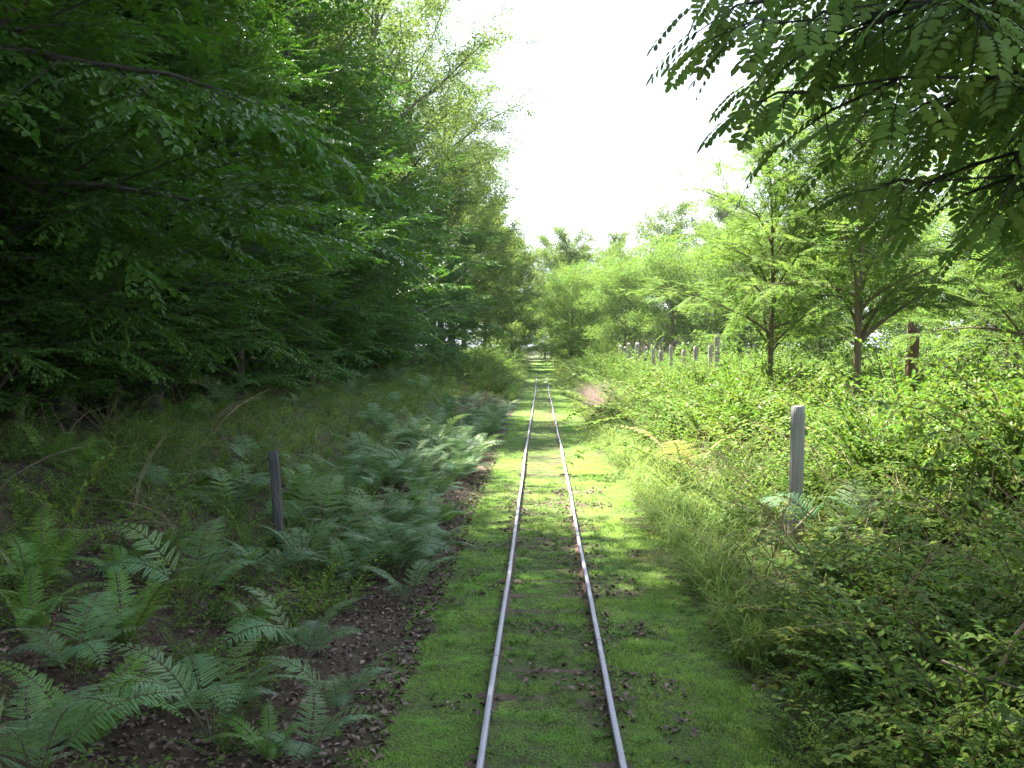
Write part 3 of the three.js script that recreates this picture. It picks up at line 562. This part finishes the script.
{
  const R = rng(900);
  for (let i = 0; i < 120; i++) { const d = 7.6 + 19.5 * Math.pow((i + R()) / 120, 1.15), x = -0.96 - 1.25 * Math.pow(R(), 1.5) - 0.1 * R(); fern(R() < 0.78 ? 'silver' : 'green', x, d, 0.5 + 0.42 * R(), `silvery bracken fern ${x > -1.5 ? 'overhanging the litter edge' : x > -2.2 ? 'midway up the bank' : 'high on the bank'} by the left rail, ${d < 11 ? 'just past the dark post' : d < 15 ? 'beyond the dark post' : d < 20 ? 'halfway to the withered ferns' : 'close before the withered ferns'}`, 'bracken along the left bank'); }
  for (let i = 0; i < 26; i++) { const d = 5.5 + 24 * R(), x = -2.4 - 2.3 * R(); fern(R() < 0.6 ? 'green' : 'silver', x, d, 0.6 + 0.35 * R(), `fern in grass at the wood edge, ${d < 9 ? 'left of the dark post' : d < 15 ? 'behind the dark post' : d < 22 ? 'well behind the dark post' : 'far along the left bank'}${x < -3.6 ? ', deep in' : ''}`, 'ferns high on the left bank'); }
  for (let i = 0; i < 9; i++) { const d = 4.6 + 5 * R(), x = -1.5 - 2.6 * R(); fern(R() < 0.5 ? 'green' : 'silver', x, d, 0.45 + 0.3 * R(), `small fern in the dark left foreground, ${d < 6 ? 'near the bottom edge' : d < 7.6 ? 'nearer than the dark post' : 'level with the dark post'}${x < -2.6 ? ', towards the left edge' : ''}`, 'small ferns in the left foreground'); }
  for (let i = 0; i < 26; i++) { const d = 7.5 + 16 * R(), x = 1.5 + 2.6 * R(); fern(R() < 0.75 ? 'silver' : 'green', x, d, 0.6 + 0.3 * R(), `fern among brambles right of the track, ${d < 10 ? 'close to the grey post' : d < 15 ? 'behind the grey post' : 'towards the dark shrub'}${x > 2.8 ? ', farther from the track' : ''}`, 'ferns right of the track'); }
}

// ---------------------------------------------------------------- brambles and shrubs
const open = (x, d) => d > 6.6 && d < 9.05 && Math.abs(x - 2.26 * d / 9) < 0.36;   // trodden gap in front of the grey post
function brambleGeo(seed, o) {
  const R = rng(seed), leaves = new Buf(), stems = new Buf();
  for (let i = 0; i < o.canes; i++) {
    let az = R() * 6.28, e = o.e0 + R() * (1.45 - o.e0), p = [(R() - 0.5) * o.foot, 0, (R() - 0.5) * o.foot]; const L = o.len * (0.5 + 0.7 * R()), K = 9, path = [p];
    for (let j = 0; j < K; j++) { az += (R() - 0.5) * 0.4; e -= o.fall * R() / K * 2; p = add(p, [Math.cos(e) * Math.cos(az), Math.sin(e), Math.cos(e) * Math.sin(az)], L / K); path.push(p); }
    stems.tube(path, path.map((_, j) => lerp(o.stemR ?? 0.006, 0.002, j / K)), 4, tone(o.stem, R));
    const m = Math.round(L / o.gap);
    for (let k = 0; k < m; k++) {
      const f = Math.min(K - 1e-6, (0.1 + 0.9 * (k + R()) / m) * K), j = Math.floor(f), b = add(mul(path[j], 1 - f + j), path[j + 1], f - j), d = unit(add(path[j + 1], path[j], -1));
      let out = rotAbout(d, UPV, (k % 2 ? 1 : -1) * (0.7 + 0.7 * R())); out = unit([out[0] + (R() - .5) * .6, out[1] * 0.5 + 0.25 * R(), out[2] + (R() - .5) * .6]);
      const c0 = tone(o.color, R, 0.22, 0.2), n0 = unit([(R() - .5) * 0.9, 1, (R() - .5) * 0.9]), pet = add(b, out, o.size * 0.7);
      for (const a of o.tri ? [-1.1, 0, 1.1] : [0]) { const dd = unit(add(rotAbout(out, n0, a), [0, -0.25 * R(), 0])), nn = unit(add(n0, dd, -dot(n0, dd))), s = o.size * (0.7 + 0.5 * R()); leaves.leaf(pet, dd, nn, s, s * o.aspect, tone(c0, R, 0.1, 0.06), true); }
    }
  }
  return [stems, leaves];
}
const shrubKinds = {
  bramble: [{ canes: 46, foot: 0.5, e0: 0.5, len: 1.25, fall: 1.7, gap: 0.045, size: 0.07, aspect: 0.7, tri: true, color: [0.15, 0.235, 0.035], stem: [0.16, 0.1, 0.06] }, 'bramble'],
  leafy: [{ canes: 60, foot: 0.4, e0: 0.75, len: 1.05, fall: 0.7, gap: 0.03, size: 0.07, aspect: 0.5, tri: false, color: [0.12, 0.22, 0.022], stem: [0.14, 0.12, 0.06] }, 'bramble'],
  dark: [{ canes: 70, foot: 0.5, e0: 0.5, len: 1.1, fall: 0.9, gap: 0.025, size: 0.055, aspect: 0.6, tri: false, color: [0.045, 0.10, 0.015], stem: [0.1, 0.08, 0.05] }, 'bramble'],
};
const shrubProtos = {};
for (const [k, [o, m]] of Object.entries(shrubKinds)) shrubProtos[k] = [1, 2, 3].map(s => { const g = new THREE.Group(), [st, lv] = brambleGeo(s * 31 + k.length, o); part('stems', st.geo(), new THREE.MeshStandardMaterial({ name: 'cane', vertexColors: true, roughness: 0.8 }), g, 'stuff'); part('foliage', lv.geo(), M[m], g, 'stuff'); return g; });
{
  const R = rng(1234); let n = 0;
  const shrub = (kind, name, x, d, scale, sy, label, group) => open(x, d) || spawn(shrubProtos[kind][n++ % 3], name, x, d, { scale, sy, turn: R() * 6.28, label, category: 'shrub', group });
  shrub('dark', 'evergreen_shrub', 4.2, 26, 1.25, 1.2, 'rounded dark green shrub right of the track beyond the yellowed fern');
  shrub('leafy', 'broom_shrub', -2.2, 41, 1.6, 1.3, 'bright green bushy mound at the left of the track far off');
  shrub('leafy', 'broom_shrub', -1.75, 37.5, 1.2, 1.0, 'bright green mound closest to the left rail far off');
  shrub('leafy', 'broom_shrub', -3.2, 44, 1.6, 1.5, 'dull green mound under the beech far along the left of the track');
  for (let i = 0; i < 46; i++) { const d = 4.4 + 9.6 * (i + R()) / 46, x = 1.95 + 3.6 * R() + (d < 6.5 ? 0 : 0); shrub(R() < 0.5 ? 'bramble' : 'leafy', R() < 0 ? '' : 'bramble_bush', x, d, 0.5 + 0.55 * R() * R(), 0.5 + 0.6 * R() * R(), `leafy bramble bush ${d < 6 ? 'in the bottom right corner' : d < 8.8 ? 'in front of the grey post' : d < 11 ? 'beside the grey post' : 'behind the grey post'}, ${x < 2.6 ? 'near the grass strip' : x < 4 ? 'some way from the track' : 'towards the right edge'}`, 'bramble bushes by the grey post'); }
  for (let i = 0; i < 60; i++) { const d = 14 + 24 * (i + R()) / 60, x = (d > 24 && d < 32 ? 2.7 : 2.0) + (3 + d * 0.12) * R(); shrub(R() < 0.6 ? 'bramble' : 'leafy', 'bramble_bush', x, d, 0.7 + 0.8 * R() * R(), 0.6 + 0.8 * R() * R(), `sunlit bramble bush on the right slope, ${d < 19 ? 'just behind the grey post' : d < 26 ? 'about level with the dark shrub' : 'short of the fence row'}, ${x < 3.2 ? 'near the track' : x < 5 ? 'mid slope' : 'towards the locusts'}`, 'bramble bushes on the right slope'); }
  for (let i = 0; i < 36; i++) { const d = 7.6 + 20 * Math.pow((i + R()) / 36, 1.3), x = 2.6 + (2.2 + d * 0.15) * R(); shrub(i % 2 ? 'leafy' : 'bramble', 'tall_bush', x, d, 0.75 + 0.35 * R(), 1.15 + 0.5 * R(), `tall upright bush above the brambles, ${d < 13 ? 'near the grey post' : d < 20 ? 'by the young locusts' : 'farther towards the fence row'}, ${x < 4.2 ? 'left' : 'right'} of the stump`, 'tall bushes on the right slope'); }
  for (let i = 0; i < 26; i++) { const d = 38 + 45 * (i + R()) / 26, x = 1.9 + 3.2 * R(); shrub(R() < 0.6 ? 'bramble' : 'leafy', 'bramble_bush', x, d, 1.1 + 0.5 * R(), 1.0 + 0.4 * R(), 'far bramble bush along the right of the track by the fence row', 'far bramble bushes along the track'); }
  for (let i = 0; i < 22; i++) { const d = 44 + 45 * (i + R()) / 22, x = -1.7 - 2.2 * R(); shrub(R() < 0.3 ? 'bramble' : 'leafy', 'bramble_bush', x, d, 1.1 + 0.5 * R(), 1.0 + 0.4 * R(), 'far leafy bush along the left of the track under the trees', 'far bushes along the wood edge'); }
}

// ---------------------------------------------------------------- grass, ground cover and litter
function tuftGeo(seed, blades, h0, h1, spread, lean, w) {
  const R = rng(seed), b = new Buf();
  for (let i = 0; i < blades; i++) {
    const a = R() * 6.28, r = spread * Math.sqrt(R()), p = [Math.cos(a) * r, -0.01, Math.sin(a) * r], az = R() * 6.28, h = lerp(h0, h1, R()), k = b.n, K = h > 0.2 ? 5 : 2; let e = 1.5 - R() * 0.35, q = p;
    const s = [-Math.sin(az), 0, Math.cos(az)], c = tone([1, 1, 1], R, 0.22, 0.1);
    for (let j = 0; j <= K; j++) { const ww = w * (1 - j / K * 0.9) / 2; b.v(add(q, s, ww), c); b.v(add(q, s, -ww), c); e -= lean * (0.4 + R()) / K * (j + 1) / K * 2; q = add(q, [Math.cos(e) * Math.cos(az), Math.sin(e), Math.cos(e) * Math.sin(az)], h / K); }
    for (let j = 0; j < K; j++) { const m = k + 2 * j; b.i.push(m, m + 1, m + 3, m, m + 3, m + 2); }
  }
  return b.geo();
}
const inStrip = (x, d) => { const e = (fbm(x * 2.2, d * 2.2) - 0.5) * 0.45; return x + e > -0.78 && x + e < 1.12; };
scatter('grass', tuftGeo(7, 18, 0.022, 0.06, 0.045, 1.9, 0.0046), M.grass, 'short green mown grass along and between the rails', 'grass', put => {
  const R = rng(4001);
  const run = (d0, d1, n, s0) => { for (let i = 0; i < n; i++) {
    const d = lerp(d0, d1, R()), x = -1.0 + 2.35 * R(), f = fbm(x * 3, d * 3), on = fbm(x * 1.1 + 30, d * 1.1);
    if (!inStrip(x, d)) continue;
    const rail = Math.min(Math.abs(x - TX - 0.3), Math.abs(x - TX + 0.3)), near = x > TX - 0.3 && x < TX + 0.3;
    if (rail < 0.045 && R() < 0.8) continue;
    const thin = sm(near ? 0.42 : 0.5, near ? 0.6 : 0.66, f) * 0.85 + (near ? 0.15 : 0) + (x < -0.5 ? 0.25 * sm(0.4, 0.6, on) : 0); if (R() < thin) continue;
    if (Math.abs(x - TX) < 0.46 && d < 22) { let q = 9; for (const z of sleeperAt) q = Math.min(q, Math.abs(z - d)); if (q < 0.06 && R() < (near ? 0.86 : 0.3)) continue; }
    const g = 0.8 + 0.5 * on, yel = 0.8 + 0.5 * fbm(x * 0.9 + 5, d * 0.9 + 60), s = s0 * (0.7 + 0.7 * R()), tall = 0.55 + 1.3 * sm(0.4, 0.62, fbm(x * 4 + 80, d * 4));
    put(x, ground(x, d), d, 0, R() * 6.28, 0, s, s * tall * (x > 0.5 ? 1.15 : 0.95), [0.2 * g * yel, 0.39 * g, 0.055 * g]);
  } };
  run(3.6, 8, 34000, 0.75); run(8, 16, 26000, 0.95); run(16, 36, 15000, 1.5); run(36, 110, 9000, 2.6);
});
scatter('tall_grass', tuftGeo(17, 13, 0.35, 0.8, 0.08, 2.1, 0.012), M.grass, 'long arching grass along the edges of the mown strip', 'grass', put => {
  const R = rng(4002);
  for (let i = 0; i < 620; i++) { const d = 5.6 + 13 * Math.pow(R(), 1.1), x = 1.12 + 1.5 * R() * R() + 0.12 * R(), s = (0.55 + 0.75 * R()) * (d < 6.5 ? 0.75 : 1) * (open(x, d) ? 0.5 : 1), y = 0.85 + 0.5 * R(); put(x, ground(x, d), d, 0, R() * 6.28, 0, s, s, [0.175 * y, 0.28, 0.05]); }
  for (let i = 0; i < 320; i++) { const d = 5.5 + 16 * R(), x = 2 + 3.5 * R(), s = 0.8 + 0.6 * R(), y = 0.85 + 0.5 * R(); put(x, ground(x, d), d, 0, R() * 6.28, 0, s, s, [0.175 * y, 0.28, 0.05]); }
  for (let i = 0; i < 500; i++) { const d = 18 + 60 * R(), x = 1.15 + 1.2 * R() * R(), s = 0.7 + 0.6 * R(), y = 0.85 + 0.5 * R(); put(x, ground(x, d), d, 0, R() * 6.28, 0, s, s, [0.175 * y, 0.28, 0.05]); }
  for (let i = 0; i < 2600; i++) { const d = 7.5 + 30 * R(), x = -1.8 - 2.8 * R(), s = 0.3 + 0.4 * R(), y = 0.85 + 0.4 * R(); if (d < 10 && R() < 0.5) continue; put(x, ground(x, d), d, 0, R() * 6.28, 0, s, s, [0.21 * y, 0.32, 0.06]); }
  for (let i = 0; i < 500; i++) { const d = 36 + 50 * R(), x = -1.0 - 1.0 * R() * R(), s = 0.6 + 0.6 * R(), y = 0.85 + 0.4 * R(); put(x, ground(x, d), d, 0, R() * 6.28, 0, s, s, [0.21 * y, 0.32, 0.06]); }
  for (let i = 0; i < 500; i++) { const d = 16 + 30 * R(), x = 5 + 12 * R(), s = 0.8 + 0.7 * R(), y = 0.9 + 0.5 * R(); put(x, ground(x, d), d, 0, R() * 6.28, 0, s, s, [0.24 * y, 0.25, 0.10]); }
});
scatter('dry_stalks', (() => { const R = rng(5), b = new Buf(); for (let i = 0; i < 3; i++) { let p = [(R() - .5) * .1, 0, (R() - .5) * .1], az = R() * 6.28, e = 1.3; const path = [p]; for (let j = 0; j < 6; j++) { e -= 0.3 * R(); az += (R() - .5) * .5; p = add(p, [Math.cos(e) * Math.cos(az), Math.sin(e), Math.cos(e) * Math.sin(az)], 0.16); path.push(p); } b.tube(path, path.map((_, j) => 0.005 * (1 - j / 8)), 4); } return b.geo(); })(), M.litter, 'dry brown stalks and dead canes among the brambles', 'dead stalks', put => {
  const R = rng(4020);
  for (let i = 0; i < 420; i++) { const d = 4.5 + 26 * R(), x = 1.4 + 5 * R(), s = 0.6 + 0.7 * R(), k = 0.6 + 0.7 * R(); put(x, ground(x, d), d, (R() - .5) * .5, R() * 6.28, (R() - .5) * .5, s, s, [0.36 * k, 0.26 * k, 0.17 * k]); }
  for (let i = 0; i < 90; i++) { const d = 4.5 + 16 * R(), x = -1.2 - 3.5 * R(), s = 0.4 + 0.6 * R(), k = 0.5 + 0.6 * R(); put(x, ground(x, d), d, (R() - .5) * .9, R() * 6.28, (R() - .5) * .9, s, s, [0.30 * k, 0.22 * k, 0.16 * k]); }
});
scatter('low_weeds', (() => { const R = rng(6), b = new Buf(); for (let i = 0; i < 9; i++) { const a = R() * 6.28, r = 0.01 + 0.03 * R(), d = unit([Math.cos(a), 0.35 + 0.5 * R(), Math.sin(a)]), n = unit(cross(cross(d, UPV), d)); b.leaf([Math.cos(a) * r * 0.5, 0.002, Math.sin(a) * r * 0.5], d, n, 0.025 + 0.03 * R(), 0.02, tone([1, 1, 1], R, 0.2, 0.1), true, 0.3); } return b.geo(); })(), M.grass, 'small broad leaved weeds growing in the mown strip', 'weeds', put => {
  const R = rng(4021);
  for (let i = 0; i < 1500; i++) { const d = 3.7 + 10 * R(), x = -0.95 + 2.2 * R(); if (fbm(x * 2 + 50, d * 2) < 0.5 && R() < 0.85) continue; const s = 0.35 + 0.45 * R(), k = 0.7 + 0.6 * R(); put(x, ground(x, d) + 0.008, d, 0, R() * 6.28, 0, s, s, [0.13 * k, 0.24 * k, 0.04 * k]); }
});
scatter('flowering_grass', tuftGeo(27, 40, 0.6, 1.0, 0.14, 0.7, 0.007), M.grass, 'pinkish seeding grass in clumps beside the right rail far off', 'grass', put => {
  const R = rng(4003);
  for (let i = 0; i < 42; i++) { const d = 25.5 + 6 * R(), x = 1.2 + 0.75 * R(); put(x, ground(x, d), d, 0, R() * 6.28, 0, 1, 0.9 + 0.4 * R(), [0.37, 0.27, 0.24]); }
  for (let i = 0; i < 25; i++) { const d = 11 + 4 * R(), x = 1.7 + 0.9 * R(); put(x, ground(x, d), d, 0, R() * 6.28, 0, 0.7, 0.6 + 0.2 * R(), [0.36, 0.27, 0.2]); }
});
{
  const make = (seed, kind, canes) => { const [st, lv] = brambleGeo(seed, { ...shrubKinds[kind][0], canes, foot: 0.3 }); const b = lv, off = b.n; b.p.push(...st.p); b.c.push(...st.c); for (const i of st.i) b.i.push(i + off); return b.geo(); };
  const fill = (name, geo, seed, label, list) => scatter(name, geo, M.bramble, label, 'undergrowth', put => { const R = rng(seed); for (const [n, d0, d1, x0, x1, s0, s1] of list) for (let i = 0; i < n; i++) { const d = lerp(d0, d1, R()), x = lerp(x0, x1, R()), s = lerp(s0, s1, R()) * (0.55 + 0.9 * fbm(x * 1.1 + 3, d * 1.1)) * (open(x, d) ? 0.35 : 1), g = 0.8 + 0.5 * R(); put(x, ground(x, d) - 0.02, d, 0, R() * 6.28, 0, s, s * (0.7 + 0.4 * R()), [g * (0.9 + 0.3 * R()), g, g]); } });
  fill('bramble_undergrowth', make(66, 'bramble', 7), 71, 'tangled low bramble covering the ground right of the track', [[80, 4.1, 6, 1.7, 3, 0.3, 0.6], [240, 4.5, 13, 1.9, 7, 0.4, 0.8], [900, 13, 45, 1.7, 12, 0.7, 1.3], [300, 45, 100, 1.8, 12, 1, 1.8]]);
  fill('leafy_undergrowth', make(67, 'leafy', 9), 72, 'leafy herbs covering the ground on both sides', [[420, 4.2, 13, 1.6, 6, 0.25, 0.7], [160, 3.9, 8, 1.1, 1.7, 0.12, 0.3], [380, 4, 10, -4.5, -1.3, 0.15, 0.42], [160, 0, 4, -6, -1.3, 0.15, 0.42], [160, 0.5, 4.2, 1.3, 5, 0.25, 0.7], [700, 13, 45, 1.7, 12, 0.6, 1.1], [260, 5, 30, -6.5, -2.6, 0.25, 0.6], [250, 30, 100, -8, -2, 0.6, 1.2], [300, 45, 110, 1.8, 16, 1, 1.8]]);
}
{
  const b = new Buf(); b.leaf([0, 0, 0], [0, 0, 1], [0, 1, 0], 0.038, 0.022, null, true, 0.9); const geo = b.geo();
  scatter('fallen_leaves', geo, M.litter, 'brown fallen leaves along the left bank and between the rails', 'leaf litter', put => {
    const R = rng(4010), drop = (x, d) => { const k = 0.6 + 0.8 * R(), w = R(); put(x, ground(x, d) + 0.006 + 0.012 * R(), d, (R() - 0.5) * 0.9, R() * 6.28, (R() - 0.5) * 0.9, 0.6 + 0.7 * R(), 0.6 + 0.7 * R(), [lerp(0.10, 0.24, w) * k, lerp(0.06, 0.165, w) * k, lerp(0.045, 0.135, w) * k]); };
    for (let i = 0; i < 9000; i++) { const d = 3.8 + 12 * Math.pow(R(), 1.3), x = -0.72 - 2.6 * Math.pow(R(), 1.4); drop(x, d); }
    for (let i = 0; i < 3000; i++) { const d = 10 + 25 * R(), x = -0.72 - 3.5 * R(); drop(x, d); }
    for (let i = 0; i < 4200; i++) { const d = 3.8 + 9 * R(), x = -0.75 + 1.6 * R(), rl = Math.min(Math.abs(x - TX - 0.3), Math.abs(x - TX + 0.3)); if (fbm(x * 3, d * 3) - 0.5 * Math.min(rl, 0.2) > 0.52) drop(x, d); }
    for (let i = 0; i < 1500; i++) { const d = 4 + 9 * R(), x = 1.0 + 1.2 * R(); if (fbm(x * 2, d * 2) > 0.48) drop(x, d); }
    for (let i = 0; i < 3000; i++) drop(-3.3 - 6 * R(), 4 + 20 * R());
    for (let i = 0; i < 5000; i++) drop(-0.9 - 7 * R(), -1 + 5.5 * R());
  });
}

scene.fog = new THREE.FogExp2(new THREE.Color().setRGB(0.85, 0.9, 1), 0.00022);
// ---------------------------------------------------------------- dead wood
function stick(name, pts, r, label) { const b = new Buf(true); b.tube(pts, pts.map((_, j) => r * (1 - 0.6 * j / pts.length)), 6); const o = part(numbered(name), b.geo(), M.twig, scene); o.userData = { label, category: 'branch', group: 'dead branches' }; return o; }
{
  const g = (x, d, h) => [x, ground(x, d) + h, -d];
  stick('dead_branch', [g(2.02, 4.5, 0.0), g(2.04, 4.5, 0.24), g(2.12, 4.48, 0.44), g(2.2, 4.45, 0.55)], 0.012, 'pale bare branch standing in the bottom right corner');
  stick('dead_branch', [g(1.8, 4.5, 0.36), g(1.95, 4.47, 0.3), g(2.1, 4.42, 0.22), g(2.25, 4.4, 0.16)], 0.008, 'pale bare twig crossing the branch in the bottom right corner');
  stick('dead_branch', [g(2.05, 8.7, 0.02), g(2.12, 8.75, 0.22), g(2.2, 8.85, 0.45)], 0.012, 'dry stick leaning against the grey post');
  stick('dead_branch', [g(1.95, 8.6, 0.02), g(2.2, 8.7, 0.16), g(2.42, 8.8, 0.3)], 0.014, 'dry stick lying across the foot of the grey post');
  stick('dead_branch', [g(1.72, 6.4, 0), g(1.7, 6.42, 0.2), g(1.76, 6.4, 0.42)], 0.007, 'thin dry twig upright among dark leaves at lower right');
}
{
  const t = base('dead_shrub', 'leafless grey brush in front of the far locust trees', 'shrub'), R = rng(88), b = new Buf(true);
  for (let i = 0; i < 70; i++) { let p = [(R() - 0.5) * 1.6, 0, (R() - 0.5)], az = R() * 6.28, e = 1.3 - R() * 0.5; const path = [p]; for (let j = 0; j < 5; j++) { az += (R() - .5); e -= 0.12 * R(); p = add(p, [Math.cos(e) * Math.cos(az), Math.sin(e), Math.cos(e) * Math.sin(az)], 0.36 + 0.25 * R()); path.push(p); } b.tube(path, path.map((_, j) => 0.02 * (1 - j / 6)), 4); }
  part('twigs', b.geo(), M.bark, t, 'stuff'); t.position.set(5.6, ground(5.6, 55) - 0.05, -55); t.scale.set(1.15, 1.1, 1.15);
}
scene.updateMatrixWorld(true);
renderer.render(scene, camera);
